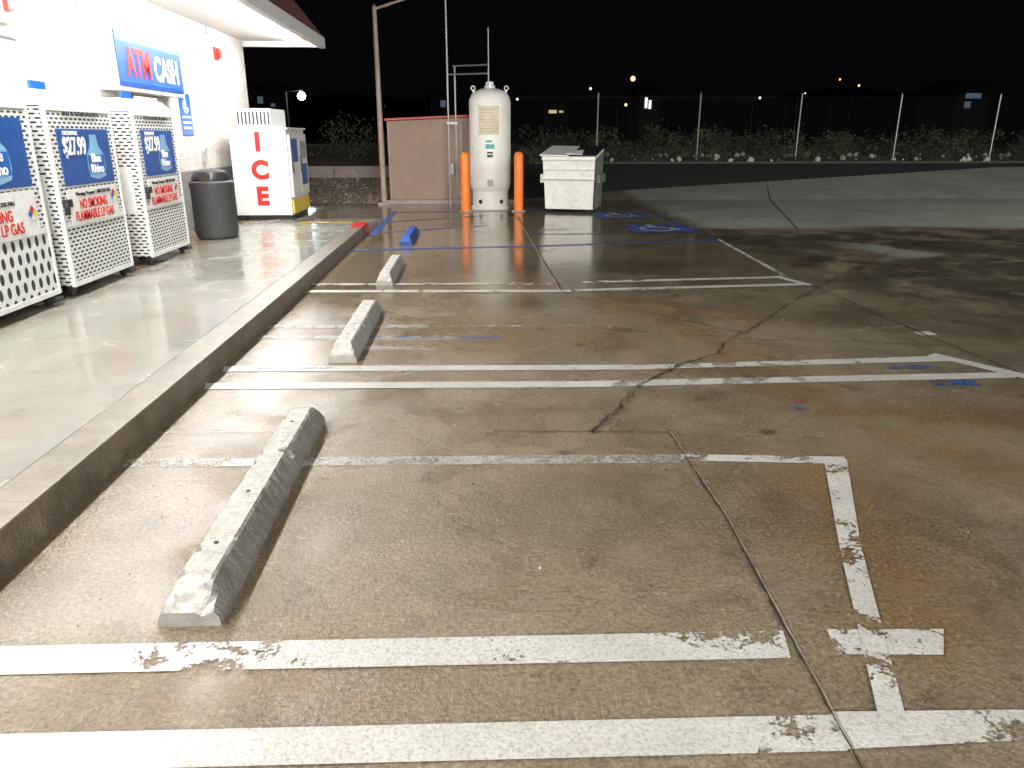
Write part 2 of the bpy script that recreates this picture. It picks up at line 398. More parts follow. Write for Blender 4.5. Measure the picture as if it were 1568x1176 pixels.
S.line((-1.8,8.12),(1.05,8.00),.13,[.42,.38,.40,.44],'white_paint',z)
S.line((1.25,8.50),(3.65,8.70),.11,[.46,.43,.40],'white_paint',z)
S.line((1.1,8.03),(3.75,8.25),.12,[.46,.42,.38],'white_paint',z)
S.line((3.6,8.76),(3.78,8.18),.10,[.35,.3],'white_paint',z+.001)
S.line((3.97,12.1),(3.72,8.75),.06,[.42,.47,.44],'white_paint',z)
S.line((1.9,4.28),(2.0,4.22),.1,[.54,.54],'blue_paint',z+.002)
S.line((3.1,4.7),(3.4,4.68),.1,[.49,.50],'blue_paint',z+.002)
S.line((3.0,5.05),(3.4,5.08),.07,[.5,.50],'blue_paint',z+.002)
S.line((-1.77,11.2),(.92,11.5),.13,[.38,.36,.38],'blue_paint',z)
S.line((.94,11.5),(3.9,12.0),.13,[.41,.39,.41],'blue_paint',z)
S.line((-1.70,12.9),(-1.72,17.0),.13,[.38,.36,.40],'blue_paint',z+.001,20)
S.line((-1.65,17.0),(3.3,17.2),.14,[.40,.40],'blue_paint',z,20)
S.line((-1.6,13.3),(.3,14.3),.10,[.44,.50],'blue_paint',z+.002)
S.line((-1.6,15.0),(.3,16.2),.10,[.44,.50],'blue_paint',z+.002)
S.line((.85,12.9),(3.9,13.1),.09,[.46,.5],'blue_paint',z+.003,20)
S.line((3.95,12.2),(3.9,17.1),.08,[.46,.44],'blue_paint',z+.001,20)
S.line((-3.0,13.42),(-1.9,13.42),.10,[.3,.34],'yellow_paint',.166)
S.obj('parking_line_markings')
def isa(cx,cy,name):
    T=Strip()
    T.strip(((cx-.55,cy-.6),(cx-.55,cy+.6)),((cx+.55,cy-.6),(cx+.55,cy+.6)),[.40,.46,.42],'blue_paint',.008)
    pts=[(cx+.28*math.cos(t)-.05,cy-.12+.30*math.sin(t)) for t in [math.radians(a) for a in range(100,400,20)]]
    for a,c in zip(pts,pts[1:]): T.line(a,c,.07,[.36,.36],'white_paint',.012,2)
    T.line((cx-.08,cy+.32),(cx-.04,cy-.0),.09,[.36,.36],'white_paint',.014,2)
    T.line((cx-.04,cy),(cx+.2,cy-.0),.08,[.36,.36],'white_paint',.016,2)
    T.line((cx+.2,cy),(cx+.32,cy-.32),.08,[.36,.36],'white_paint',.018,2)
    T.line((cx-.14,cy+.46),(cx-.02,cy+.46),.12,[.3,.3],'white_paint',.014,2)
    T.obj(name)
isa(3.35,13.65,'accessible_parking_symbol'); isa(3.1,16.0,'accessible_parking_symbol')

J=B()
def jag(pts,w,mat,z=.007,amp=.012,step=.07,wv=.5):
    P=[Vector(p) for p in pts]; out=[]
    for a,c in zip(P,P[1:]):
        n=max(1,int((c-a).length/step)); d=(c-a).normalized(); q=Vector((-d.y,d.x))
        for i in range(n):
            p=a+(c-a)*i/n; out.append((p+q*random.gauss(0,amp),q))
    out.append((P[-1],q)); v=[]
    for p,q in out:
        ww=w*(1+random.uniform(-wv,wv))/2
        v.append((p.x+q.x*ww,p.y+q.y*ww,terr(p.y)+z)); v.append((p.x-q.x*ww,p.y-q.y*ww,terr(p.y)+z))
    J.add(v,[(2*i,2*i+1,2*i+3,2*i+2) for i in range(len(out)-1)],mat)
jag([(1.09,3.90),(1.09,2.92),(1.04,2.10),(1.01,1.59),(.98,.8)],.0085,'joint',amp=.002,step=.04,wv=.7)
jag([(1.10,3.9),(1.10,2.92),(1.05,2.10),(1.02,1.59)],.005,'jointlight',z=.0065,amp=.001,step=.04)
jag([(-1.83,4.04),(-.89,4.03),(.1,3.97)],.006,'jointlight',amp=.002)
jag([(.1,3.97),(1.09,3.90)],.009,'joint',amp=.003)
jag([(.67,3.91),(.68,4.0),(.80,4.16),(.93,4.45),(1.08,4.73),(1.49,5.20),(1.89,5.52),(2.02,5.8),(2.21,6.01),(2.5,6.35)],.012,'joint',amp=.009,step=.045,wv=.9)
jag([(.67,3.91),(.69,4.0),(.83,4.17),(.95,4.45),(1.12,4.76),(1.49,5.18)],.006,'joint',z=.0075,amp=.012,step=.05,wv=.9)
jag([(2.5,6.35),(3.16,7.25),(4.6,9.0),(7.0,11.7)],.012,'joint',amp=.008,wv=.8)
jag([(.93,8.0),(.92,16.2)],.018,'jointlight',amp=.003,z=.0065)
jag([(.955,8.0),(.94,16.2)],.012,'joint',amp=.003)
jag([(.95,8.0),(1.05,7.7),(1.9,6.6),(2.3,6.1)],.010,'joint',amp=.010,wv=.9)
jag([(3.8,8.2),(3.8,5.9),(3.85,4.9)],.014,'joint',amp=.004)
jag([(2.2,5.9),(3.0,5.8),(3.9,5.6)],.010,'joint',amp=.008)
jag([(3.97,12.1),(3.97,20)],.015,'joint',amp=.004)
jag([(5.86,13.5),(7.85,20),(8.4,21.7)],.02,'joint',amp=.004)
jag([(3.97,13.3),(5.86,13.5),(20,13.9)],.015,'joint',amp=.004)
jag([(-1.8,16.95),(.9,16.7),(14,16.9)],.015,'joint',amp=.004)
J.obj('pavement_cracks_and_joints')
b=B()
for i in range(700):
    x=random.uniform(-1.7,4); y=random.uniform(1.2,8); r=random.uniform(.002,.006)*(1 if random.random()<.93 else 2)
    a=random.random()*6; vs=[(x+r*math.cos(a+k*1.57)*random.uniform(.6,1),y+r*math.sin(a+k*1.57)*random.uniform(.6,1),.002) for k in range(4)]+[(x,y,.002+r*.8)]
    b.add(vs,[(0,1,4),(1,2,4),(2,3,4),(3,0,4)],random.choice(['rock','joint','twig','joint']))
b.obj('scattered_grit')

# ------------------------------------------------------------------ walkway and curb
b=B()
ys=[-6,-1.5,.6,2.8,5.5,7.9,10.4,13.5]
for y0,y1 in zip(ys,ys[1:]):
    b.box(-4.45,-2.052,y0+.004,y1-.004,-.1,.16,'walk')
b.box(-4.45,-3.1,13.506,16.6,-.1,.16,'walk')
b.hexa([(-3.09,13.5,-.1),(-1.83,13.5,-.1),(-1.83,15.6,-.1),(-3.09,15.6,-.1)],[(-3.09,13.5,.155),(-1.83,13.5,.155),(-1.83,15.6,.006),(-3.09,15.6,.006)],'walk')
b.box(-4.45,-2.06,-6,13.49,-.1,.150,'joint')
b.obj('sidewalk',.003)
b=B()
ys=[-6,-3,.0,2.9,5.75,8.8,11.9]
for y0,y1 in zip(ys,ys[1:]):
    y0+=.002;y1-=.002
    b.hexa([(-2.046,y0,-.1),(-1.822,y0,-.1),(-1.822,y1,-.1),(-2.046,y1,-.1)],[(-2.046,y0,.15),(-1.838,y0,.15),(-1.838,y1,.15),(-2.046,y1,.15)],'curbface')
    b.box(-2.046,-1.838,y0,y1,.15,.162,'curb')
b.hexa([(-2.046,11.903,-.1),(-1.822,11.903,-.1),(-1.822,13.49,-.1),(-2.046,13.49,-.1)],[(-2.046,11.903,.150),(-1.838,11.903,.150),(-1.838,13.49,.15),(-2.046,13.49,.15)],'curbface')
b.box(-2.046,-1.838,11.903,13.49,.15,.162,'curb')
b.box(-2.046,-1.838,12.7,13.49,.164,.168,'red'); b.box(-1.8215,-1.8165,12.9,13.49,.02,.14,'red')
b.obj('curb',.012,seg=3)

# ------------------------------------------------------------------ wheel stops
def wheel_stop(x0,x1,y0,y1,h,mat,chip=1.0):
    bm=bmesh.new(); n=90; ring=[]
    cx=(x0+x1)/2; hw=(x1-x0)/2
    sec=[(-1,0),(-.98,.25),(-.80,.6),(-.62,.92),(-.52,1),(-.2,1.0),(.2,1.0),(.52,1),(.62,.92),(.80,.6),(.98,.25),(1,0)]
    for i in range(n+1):
        t=i/n; y=y0+(y1-y0)*t
        e=min((y-y0),(y1-y)); 
        lim=min(1,.42+.58*e/.10)
        r=[]
        for sx,sz in sec:
            zz=min(sz,lim)*h; k=sx
            p=Vector((cx+k*hw,y,zz))
            d=noise.noise(p*9)*.003*chip+noise.noise(p*30)*.002*chip
            if .4<abs(sx)<.65: d-=max(0,noise.noise(p*14+Vector((5,1,2)))-.2)*.045*chip
            if sz>.1: p.z=max(0,p.z+d)
            p.x+=d*(1 if sx>0 else -1)
            r.append(bm.verts.new(p))
        ring.append(r)
    for a,c in zip(ring,ring[1:]):
        for i in range(len(sec)-1): bm.faces.new((a[i],a[i+1],c[i+1],c[i]))
    bm.faces.new(ring[0][::-1]); bm.faces.new(ring[-1])
    bmesh.ops.recalc_face_normals(bm,faces=bm.faces)
    me=bpy.data.meshes.new('wheel_stop'); bm.to_mesh(me); bm.free()
    me.materials.append(MAT[mat])
    o=bpy.data.objects.new('wheel_stop',me); COL.objects.link(o)
    h_=B()
    for yy in (y0+.33,y1-.33,(y0+y1)/2-.2):
        h_.cyl((cx,yy,h-.02),(cx,yy,h+.003),.009,.009,'joint',10)
    q=h_.obj('anchor_holes'); q.parent=o
    return o
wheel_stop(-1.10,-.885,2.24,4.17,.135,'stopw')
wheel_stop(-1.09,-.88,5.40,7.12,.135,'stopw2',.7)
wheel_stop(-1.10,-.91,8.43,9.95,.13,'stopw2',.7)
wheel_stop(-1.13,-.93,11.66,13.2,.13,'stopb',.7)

# ------------------------------------------------------------------ building
e=empty('convenience_store_building',(-6.5,5,0))
b=B(); b.box(-10,-4.45,-6,16.3,-.1,3.36,'stucco'); b.obj('walls',0,parent=e)
b=B(); b.box(-10.2,-2.98,-6,16.35,3.365,3.42,'offwhite'); b.obj('soffit',0,parent=e)
b=B(); b.box(-2.98,-2.87,-6,16.42,3.24,3.44,'fascia'); b.box(-10.2,-2.985,16.352,16.42,3.26,3.44,'fascia')
b.obj('fascia_trim',.01,parent=e)
b=B(); b.hexa([(-10.2,-6,3.445),(-2.88,-6,3.445),(-2.88,16.4,3.445),(-10.2,16.4,3.445)],[(-9,-6,5.4),(-4.45,-6,5.4),(-4.45,16.3,5.4),(-9,16.3,5.4)],'maroon')
y=-6
while y<16.3:
    b.add([(-2.86,y,3.445),(-2.86,y+.04,3.445),(-4.43,y+.04,5.41),(-4.43,y,5.41),(-2.90,y,3.445),(-2.90,y+.04,3.445),(-4.47,y+.04,5.41),(-4.47,y,5.41)],[(0,1,2,3),(4,7,6,5),(0,3,7,4),(1,5,6,2)],'maroon'); y+=.4
b.obj('mansard_roof',0,parent=e)
b=B()
y=-5.6
while y<15.6:
    b.box(-3.42,-3.18,y,min(y+2.36,15.9),3.325,3.364,'fascia'); b.box(-3.37,-3.23,y+.03,min(y+2.33,15.87),3.262,3.324,'tube'); y+=2.4
b.obj('soffit_light_fixtures',0,parent=e)
b=B()
b.box(-4.449,-4.41,14.42,14.62,2.86,3.06,'red'); b.cyl((-4.41,14.52,2.96),(-4.36,14.52,2.96),.085,.075,'red'); b.obj('alarm_bell',.006,parent=e)
b=B()
b.box(-4.449,-4.38,8.0,8.2,2.62,2.86,'fascia'); b.box(-4.379,-4.33,8.05,8.15,2.72,2.84,'red'); b.box(-4.449,-4.41,7.6,8.3,2.5,2.56,'fascia')
b.cyl((-4.42,8.1,2.86),(-4.42,8.1,3.36),.015,.015,'grey_txt',8); b.cyl((-4.42,7.75,2.5),(-4.42,7.75,.16),.014,.014,'grey_txt',8)
b.cyl((-4.42,14.1,2.3),(-4.42,14.1,3.36),.012,.012,'grey_txt',8)
b.cyl((-4.42,9.6,2.9),(-4.42,9.6,3.36),.012,.012,'grey_txt',8)
b.box(-4.449,-4.40,13.2,13.32,1.18,1.36,'grey_txt'); b.box(-4.449,-4.42,13.35,13.5,1.4,1.5,'offwhite')
b.obj('wall_conduit_and_boxes',.004,parent=e)

e=empty('atm_sign',(-4.3,11,2.2))
b=B(); b.box(-4.448,-4.22,9.9,12.1,2.13,2.85,'fascia'); b.box(-4.219,-4.205,9.95,12.05,2.18,2.80,'signblue')
b.box(-4.204,-4.202,9.96,12.04,2.69,2.79,'signsky'); b.box(-4.204,-4.202,9.96,12.04,2.19,2.24,'blue2')
b.obj('light_box',.012,parent=e)
text('atm_letters','ATM',(-4.199,10.55,2.45),.46,'+X','signred',e,.03,.80)
text('cash_letters','CASH',(-4.199,11.46,2.43),.42,'+X','signwhite',e,.03,.80)
b=B(); b.box(-4.449,-4.43,12.3,12.75,2.35,2.87,'fascia'); b.box(-4.429,-4.427,12.35,12.7,2.45,2.8,'grey_txt'); b.obj('notice_sign',.003)
e=empty('accessible_parking_sign',(-4.43,12.7,1.6))
b=B(); b.box(-4.449,-4.438,12.46,12.92,1.60,2.22,'blue'); b.obj('plate',.003,parent=e)
b=B()
for zz in (1.7,1.78,1.86): b.box(-4.437,-4.434,12.52,12.86,zz,zz+.03,'txtwhite')
b.cyl((-4.437,12.68,2.16),(-4.434,12.68,2.16),.03,.03,'txtwhite',12); b.box(-4.437,-4.434,12.66,12.71,1.98,2.12,'txtwhite')
for k in range(10):
    t=math.radians(100+k*26); b.cyl((-4.436,12.68+.09*math.cos(t),2.02+.09*math.sin(t)),(-4.436,12.68+.09*math.cos(t+.45),2.02+.09*math.sin(t+.45)),.012,.012,'txtwhite',6)
b.obj('pictogram',0,parent=e)

# ------------------------------------------------------------------ propane exchange cages
def cage(y0,y1,style):
    xf=-3.70; xb=-4.38
    e=empty('propane_exchange_cage',(-4.05,(y0+y1)/2,.16))
    b=B()
    zb=.27; zt=1.84
    b.box(xb,xf-.02,y0,y1,zb,zt,'slot')
    fr=.035
    for ya in (y0-.004,y1-fr+.004):
        b.box(xf-.03,xf+.004,ya,ya+fr,zb-.01,zt+.01,'white'); b.box(xb-.004,xb+.03,ya,ya+fr,zb-.01,zt+.01,'white')
    for za in (zb-.012,.80,zt-.03):
        b.box(xf-.025,xf+.002,y0+.032,y1-.032,za,za+.045,'white')
    b.box(xb,xf,y0,y1,zt+.011,zt+.03,'white')
    ym=(y0+y1)/2
    for a,c in ((y0+.035,ym-.006),(ym+.006,y1-.035)):
        b.box(xf-.019,xf-.004,a,c,zb+.035,.795,'oval' if style=='A' else 'slot'); b.box(xf-.019,xf-.004,a,c,.85,zt-.035,'slot')
    b.box(xb+.06,xf-.1,y0-.008,y0-.002,.75,1.25,'white')
    b.hexa([(xf-.28,y0,zt+.032),(xf,y0,zt+.032),(xf,y1,zt+.032),(xf-.28,y1,zt+.032)],[(xf-.28,y0,zt+.15),(xf-.12,y0,zt+.15),(xf-.12,y1,zt+.15),(xf-.28,y1,zt+.15)],'white')
    b.box(xf+.004,xf+.05,y0+.02,y0+.12,.98,1.05,'dgrey'); b.box(xf+.004,xf+.03,y0+.05,y0+.09,.91,.98,'black')
    for yy in (y0+.08,y1-.08):
        for xx in (xf-.08,xb+.08):
            b.box(xx-.04,xx+.04,yy-.03,yy+.03,.22,.262,'dgrey'); b.cyl((xx-.02,yy,.205),(xx+.02,yy,.205),.045,.045,'black',14)
    b.box(xf-.1,xf+.03,y1-.14,y1-.02,.2,.24,'black')
    b.obj('cabinet',.004,parent=e)
    b=B(); w=y1-y0
    a,c=y0+.14,y1-.14
    zt2=1.66 if style!='A' else 1.74; zb2=1.16 if style!='A' else 1.2
    b.box(xf-.003,xf+.006,a,c,zb2,zt2,'blue2')
    m=a+(c-a)*.66
    prof=[(.0,.0),(.16,.03),(.19,.12),(.17,.24),(.09,.31),(.07,.38),(.075,.42)]
    sc=(zt2-zb2)/.5
    P=[(m+r*sc,zb2+.03+z_*sc) for r,z_ in prof]+[(m-r*sc,zb2+.03+z_*sc) for r,z_ in prof[::-1][:-1]]
    P=[(min(p[0],c-.01),p[1]) for p in P]
    b.add([(xf+.0085,p[0],p[1]) for p in P],[tuple(range(len(P)))],'sky_blue')
    b.add([(xf+.0095,m-.16*sc*.99,zb2+.09*sc),(xf+.0095,min(c-.012,m+.17*sc),zb2+.09*sc),(xf+.0095,min(c-.012,m+.17*sc),zb2+.26*sc),(xf+.0095,m-.16*sc*.99,zb2+.26*sc)],[(0,1,2,3)],'blue')
    b.box(xf-.003,xf+.006,a,c,.80,zb2-.03,'white')
    b.obj('sticker_panel',0,parent=e)
    text('brand_text','Blue\nRhino',(xf+.011,m+.0,zb2+.18*sc),.115*sc,'+X','txtwhite',e,.02,.95)
    if style!='A':
        text('price_text','$27.99',(xf+.011,a+.27,zt2-.16),.22,'+X','txtwhite',e,.02,.70)
        text('exchange_text','EXCHANGE',(xf+.011,a+.22,zt2-.04),.05,'+X','txtwhite',e,.01)
    text('warning_text','NO SMOKING\nFLAMMABLE LP GAS',(xf+.009,(a+c)/2-.03,.93),.125,'+X','txtred',e,.010,.82 if w>1.3 else .70)
    text('small_text','Warning: Propane 1-800-258-7466',(xf+.009,(a+c)/2,1.08),.05,'+X','txtblack',e,.004)
    text('header_text','MUST BE 18 YEARS OR OLDER',(xf+.008,(y0+y1)/2,zt-.05),.05,'+X','txtblack',e,.006)
    b=B()
    yy=c-.09; zz=1.02 if style=='B' else .98
    for dy,dz,mk in ((0,.035,'txtred'),(-.035,0,'blue'),(.035,0,'yellow'),(0,-.035,'white')):
        b.add([(xf+.013,yy+dy-.034,zz+dz),(xf+.013,yy+dy,zz+dz-.034),(xf+.013,yy+dy+.034,zz+dz),(xf+.013,yy+dy,zz+dz+.034)],[(0,1,2,3)],mk)
    b.box(xf-.16,xf-.13,y0+.12,y0+.36,zt+.151,zt+.22,'blue'); b.box(xf-.16,xf-.13,y0+.5,y1-.1,zt+.151,zt+.19,'white')
    b.obj('hazard_diamond_and_tag',0,parent=e)
cage(5.25,6.86,'A'); cage(7.12,8.38,'B'); cage(8.92,10.1,'C')

b=B()
prof=[(.25,0),(.285,.03),(.30,.10),(.30,.72),(.31,.74),(.31,.80),(.29,.82),(.27,.825)]
b.lathe(prof,(-3.79,11.5,.16),'can',36)
b.lathe([(.27,0),(.275,.02),(.26,.06),(.22,.12),(.12,.155),(.02,.165)],(-3.79,11.5,.985),'black',32)
b.cyl((-3.79,11.3,1.05),(-3.79,11.22,1.045),.07,.07,'joint',16)
b.box(-4.02,-3.95,11.22,11.24,.30,.34,'dgrey')
b.obj('trash_can',0,smooth=True)

e=empty('ice_merchandiser',(-3.7,14.7,.16))
b=B()
b.box(-4.22,-3.24,14.0,15.45,.24,1.70,'white')
b.box(-4.20,-3.26,14.03,15.42,.17,.238,'black')
b.box(-4.24,-3.2,13.98,15.47,1.702,1.735,'white')
b.box(-4.1,-3.5,14.1,15.2,1.737,2.05,'white')
for k in range(9): b.box(-4.07+.065*k,-4.04+.065*k,14.092,14.099,1.78,2.0,'dgrey')
for a,c in ((14.06,14.71),(14.74,15.39)):
    b.box(-3.239,-3.195,a,c,.55,1.62,'white'); b.box(-3.194,-3.17,a+.03,a+.06,.95,1.25,'dgrey')
b.box(-3.194,-3.19,14.12,14.6,1.15,1.55,'blue'); b.box(-3.194,-3.19,14.82,15.3,.72,1.1,'blue'); b.box(-3.194,-3.19,14.82,15.3,1.2,1.5,'grey_txt')
b.box(-3.239,-3.21,14.06,15.39,.27,.5,'yellow')
b.box(-4.28,-4.1,13.9,13.99,.17,.21,'black'); b.box(-3.3,-3.2,13.93,13.99,.17,.20,'black')
b.obj('cabinet',.012,parent=e)
for ch,z_ in (('I',1.48),('C',1.01),('E',.56)):
    text('ice_letter_'+ch.lower(),ch,(-3.74,13.993,z_),.42,'-Y','txtred',e,.05,1.0)

# ------------------------------------------------------------------ block enclosure
e=empty('block_shed',(-.65,20,0))
b=B()
b.hexa([(-2.03,19.2,-.05),(.8,19.2,-.05),(.8,21.2,-.05),(-2.03,21.2,-.05)],[(-2.03,19.2,1.93),(.8,19.2,2.06),(.8,21.2,2.06),(-2.03,21.2,1.93)],'shed'); b.obj('block_walls',.01,parent=e)
b=B()
b.hexa([(-2.09,19.12,1.935),(.86,19.12,2.065),(.86,21.25,2.065),(-2.09,21.25,1.935)],[(-2.09,19.12,1.99),(.86,19.12,2.12),(.86,21.25,2.12),(-2.09,21.25,1.99)],'redcap'); b.obj('roof_flashing',.01,parent=e)
b=B(); b.box(-2.15,1.1,18.95,19.19,0,.10,'lowwall'); b.obj('footing',.01,parent=e)
b=B(); b.box(-2.015,-1.975,19.17,19.195,.12,1.9,'polepaint'); b.cyl((-.25,19.12,.1),(-.25,19.12,1.9),.025,.025,'galv',8); b.box(-.6,-.45,19.1,19.19,.7,.95,'galv'); b.obj('downpipe_and_meter',0,parent=e)

b=B(); b.cyl((-2.16,19.0,0),(-2.16,19.0,4.36),.075,.05,'polepaint',14); b.box(-2.3,-2.02,18.86,19.14,0,.05,'polepaint')
b.cyl((-2.16,19.0,4.33),(-1.2,19.0,4.62),.03,.025,'polepaint',10); b.box(-1.35,-.75,18.88,19.12,4.58,4.70,'polepaint')
b.cyl((-2.16,19.0,4.36),(-2.16,19.0,4.42),.056,.02,'polepaint',14)
b.obj('light_pole',0,smooth=True)
b=B()
b.cyl((-.53,18.5,0),(-.53,18.5,5.8),.026,.022,'galv',10); b.cyl((-.36,18.5,0),(-.36,18.5,2.92),.022,.022,'galv',10)
b.cyl((-.53,18.5,2.92),(.40,18.1,2.92),.018,.018,'galv',8); b.cyl((-.40,18.5,3.1),(.40,18.1,3.1),.018,.018,'galv',8)
b.cyl((.40,18.1,2.72),(.40,18.1,3.85),.02,.016,'galv',10); b.cyl((-.36,18.5,2.9),(-.36,18.5,3.1),.02,.02,'galv',8)
b.box(-.57,-.32,18.47,18.53,1.85,1.9,'galv')
b.obj('vent_pipe_rack',0,smooth=True)

# ------------------------------------------------------------------ propane tank
e=empty('propane_tank',(.42,17.9,0))
c=(.42,17.9,0)
prof=[(.30,.36),(.40,.38),(.445,.46),(.465,.55)]+[(.465,.55+.2*i) for i in range(1,9)]+[(.465,2.28),(.455,2.36),(.42,2.45),(.34,2.53),(.2,2.585),(.05,2.60)]
b=B(); b.lathe(prof,c,'tank',48); 
for zz in (.62,2.26): b.lathe([(.465,zz),(.4685,zz+.006),(.4685,zz+.018),(.465,zz+.024)],c,'tank',48)
b.obj('vessel',0,smooth=True,parent=e)
b=B(); b.lathe([(.41,.02),(.41,.40)],c,'tank',40); b.lathe([(.45,0),(.45,.06),(.41,.062)],c,'tank',40)
b.obj('skirt',0,smooth=True,parent=e)
b=B()
for ang in (-125,-55):
    t=math.radians(ang); x=c[0]+.412*math.cos(t); y=c[1]+.412*math.sin(t)
    b.cyl((x,y,.17),(x+.004*math.cos(t),y+.004*math.sin(t),.17),.05,.05,'joint',14)
for s in (-1,1):
    b.box(c[0]+s*.36-.02,c[0]+s*.36+.02,c[1]-.03,c[1]+.03,2.40,2.56,'tank')
    for k in range(10):
        t=k*math.pi/5; r=.045; b.cyl((c[0]+s*.37+r*math.cos(t),c[1],2.60+r*math.sin(t)),(c[0]+s*.37+r*math.cos(t+.63),c[1],2.60+r*math.sin(t+.63)),.014,.014,'tank',6)
b.lathe([(.10,2.59),(.12,2.60),(.12,2.64),(.09,2.67),(.09,2.72),(.06,2.74)],c,'tank',20)
b.box(c[0]-.03,c[0]+.03,c[1]-.2,c[1]-.12,2.58,2.7,'galv')
b.obj('fittings',.002,parent=e)
def curved(a0,a1,z0,z1,mat,r=.470):
    b=B(); n=10; vs=[]
    for i in range(n+1):
        t=math.radians(a0+(a1-a0)*i/n)
        vs+= [(c[0]+r*math.cos(t),c[1]+r*math.sin(t),z0),(c[0]+r*math.cos(t),c[1]+r*math.sin(t),z1)]
    b.add(vs,[(2*i,2*i+2,2*i+3,2*i+1) for i in range(n)],mat); return b.obj('label',parent=e)
curved(-124,-66,1.62,2.22,'beige'); 
for k in range(8): curved(-120,-72-(k*7)%11,1.68+.065*k,1.69+.065*k,'polepaint',.4715)
curved(-104,-86,1.46,1.50,'teal'); curved(-104,-80,1.32,1.42,'teal'); curved(-100,-84,1.14,1.26,'txtblack'); curved(-99,-85,1.2,1.215,'txtwhite',.4715)
curved(-100,-84,.52,.66,'grey_txt')

for x,y in ((-.15,16.95),(1.02,17.05)):
    b=B(); b.lathe([(.10,0),(.10,1.17),(.096,1.21),(.075,1.245),(.04,1.265),(.01,1.27)],(x,y,0),'orange',24)
    b.lathe([(.16,0),(.15,.02),(.10,.024)],(x,y,0.002),'lowwall',20)
    b.obj('bollard',0,smooth=True)

# ------------------------------------------------------------------ dumpster
e=empty('dumpster',(2.35,17.1,0)); rot=math.radians(-18)
O=Vector((1.55,16.83,0)); R=Matrix.Rotation(rot,3,'Z')
def P(x,y,z): return tuple(R@Vector((x,y,z))+O)
W=1.10; D=1.15
def dbox(b,x0,x1,y0,y1,z0,z1,mat):
    b.hexa([P(x0,y0,z0),P(x1,y0,z0),P(x1,y1,z0),P(x0,y1,z0)],[P(x0,y0,z1),P(x1,y0,z1),P(x1,y1,z1),P(x0,y1,z1)],mat)
b=B()
b.hexa([P(.03,.05,.07),P(W-.02,.05,.07),P(W-.02,D-.02,.07),P(.03,D-.02,.07)],[P(.0,.03,.70),P(W,.03,.70),P(W,D,.70),P(0,D,.70)],'dump')
b.hexa([P(.0,.0,.702),P(W,.0,.702),P(W,D,.702),P(0,D,.702)],[P(-.02,-.05,1.16),P(W+.02,-.05,1.16),P(W+.02,D,1.34),P(-.02,D,1.34)],'dump')
b.add([P(W+.0025,.05,.09),P(W+.0025,D-.03,.09),P(W+.022,D-.01,1.27),P(W+.022,-.0,1.12)],[(0,1,2,3)],'dumpshade')  # panel carrying the painted-in shade of the right side
dbox(b,-.02,W+.02,-.045,-.003,.70,.74,'dump'); dbox(b,-.03,W+.03,-.085,-.052,1.10,1.18,'dump')
dbox(b,.0,W,-.055,-.012,.90,.925,'dump') 
dbox(b,W+.026,W+.11,.15,.95,.62,.80,'dumpshade'); dbox(b,-.11,-.026,.15,.95,.62,.80,'dump')
for x,y in ((.08,.12),(W-.2,.12),(.08,D-.2),(W-.2,D-.2)):
    dbox(b,x,x+.12,y,y+.1,.04,.068,'dgrey'); b.cyl(P(x+.03,y+.05,.04),P(x+.08,y+.05,.04),.04,.04,'black',12)
b.obj('body',.008,parent=e)
b=B()
b.hexa([P(-.07,-.11,1.185),P(.56,-.11,1.185),P(.56,D+.03,1.35),P(-.07,D+.03,1.35)],[P(-.07,-.11,1.215),P(.56,-.10,1.205),P(.56,D+.03,1.375),P(-.07,D+.03,1.385)],'white')
b.hexa([P(.58,-.09,1.175),P(W+.05,-.09,1.19),P(W+.05,D+.03,1.36),P(.58,D+.03,1.35)],[P(.58,-.09,1.195),P(W+.05,-.09,1.215),P(W+.05,D+.03,1.385),P(.58,D+.03,1.375)],'black')
b.hexa([P(.50,-.10,1.225),P(.85,-.10,1.21),P(.80,.4,1.29),P(.5,.4,1.29)],[P(.50,-.10,1.245),P(.85,-.10,1.225),P(.8,.4,1.305),P(.5,.4,1.31)],'white')
b.obj('lids',.006,parent=e)

# ------------------------------------------------------------------ low wall, fence, plants
b=B()
for x in range(-14,-2,2): b.box(x,x+1.985,22.9,23.1,.2,.76,'lowwall')
b.obj('low_retaining_wall',.015)
e=empty('chain_link_fence',(10,25.7,.9))
YF=25.7; zb=terr(YF)
b=B(); px=[.75+3.35*i for i in range(0,12)]
for x in px: b.cyl((x,YF,zb-.1),(x,YF,2.88),.026,.026,'galv',8); b.cyl((x,YF,2.88),(x,YF,2.93),.032,.01,'galv',8)
b.obj('posts',0,parent=e)
b=B(); x0,x1=.75,px[-1]; z0,z1=zb+.03,2.80; hh=z1-z0; s=x0-hh
while s<x1:
    for sg in (0,1):
        a=max(s,x0); c_=min(s+hh,x1)
        if c_>a:
            za=z0+(a-s) if sg==0 else z1-(a-s); zc=z0+(c_-s) if sg==0 else z1-(c_-s)
            yy=YF-.034-(.004 if sg else 0)
            b.add([(a,yy,za-.0015),(c_,yy,zc-.0015),(c_,yy,zc+.0015),(a,yy,za+.0015)],[(0,1,2,3)],'wire')
    s+=.11
b.cyl((x0,YF-.03,z1),(x1,YF-.03,z1),.002,.002,'wire',5)
b.obj('wire_mesh',0,parent=e)

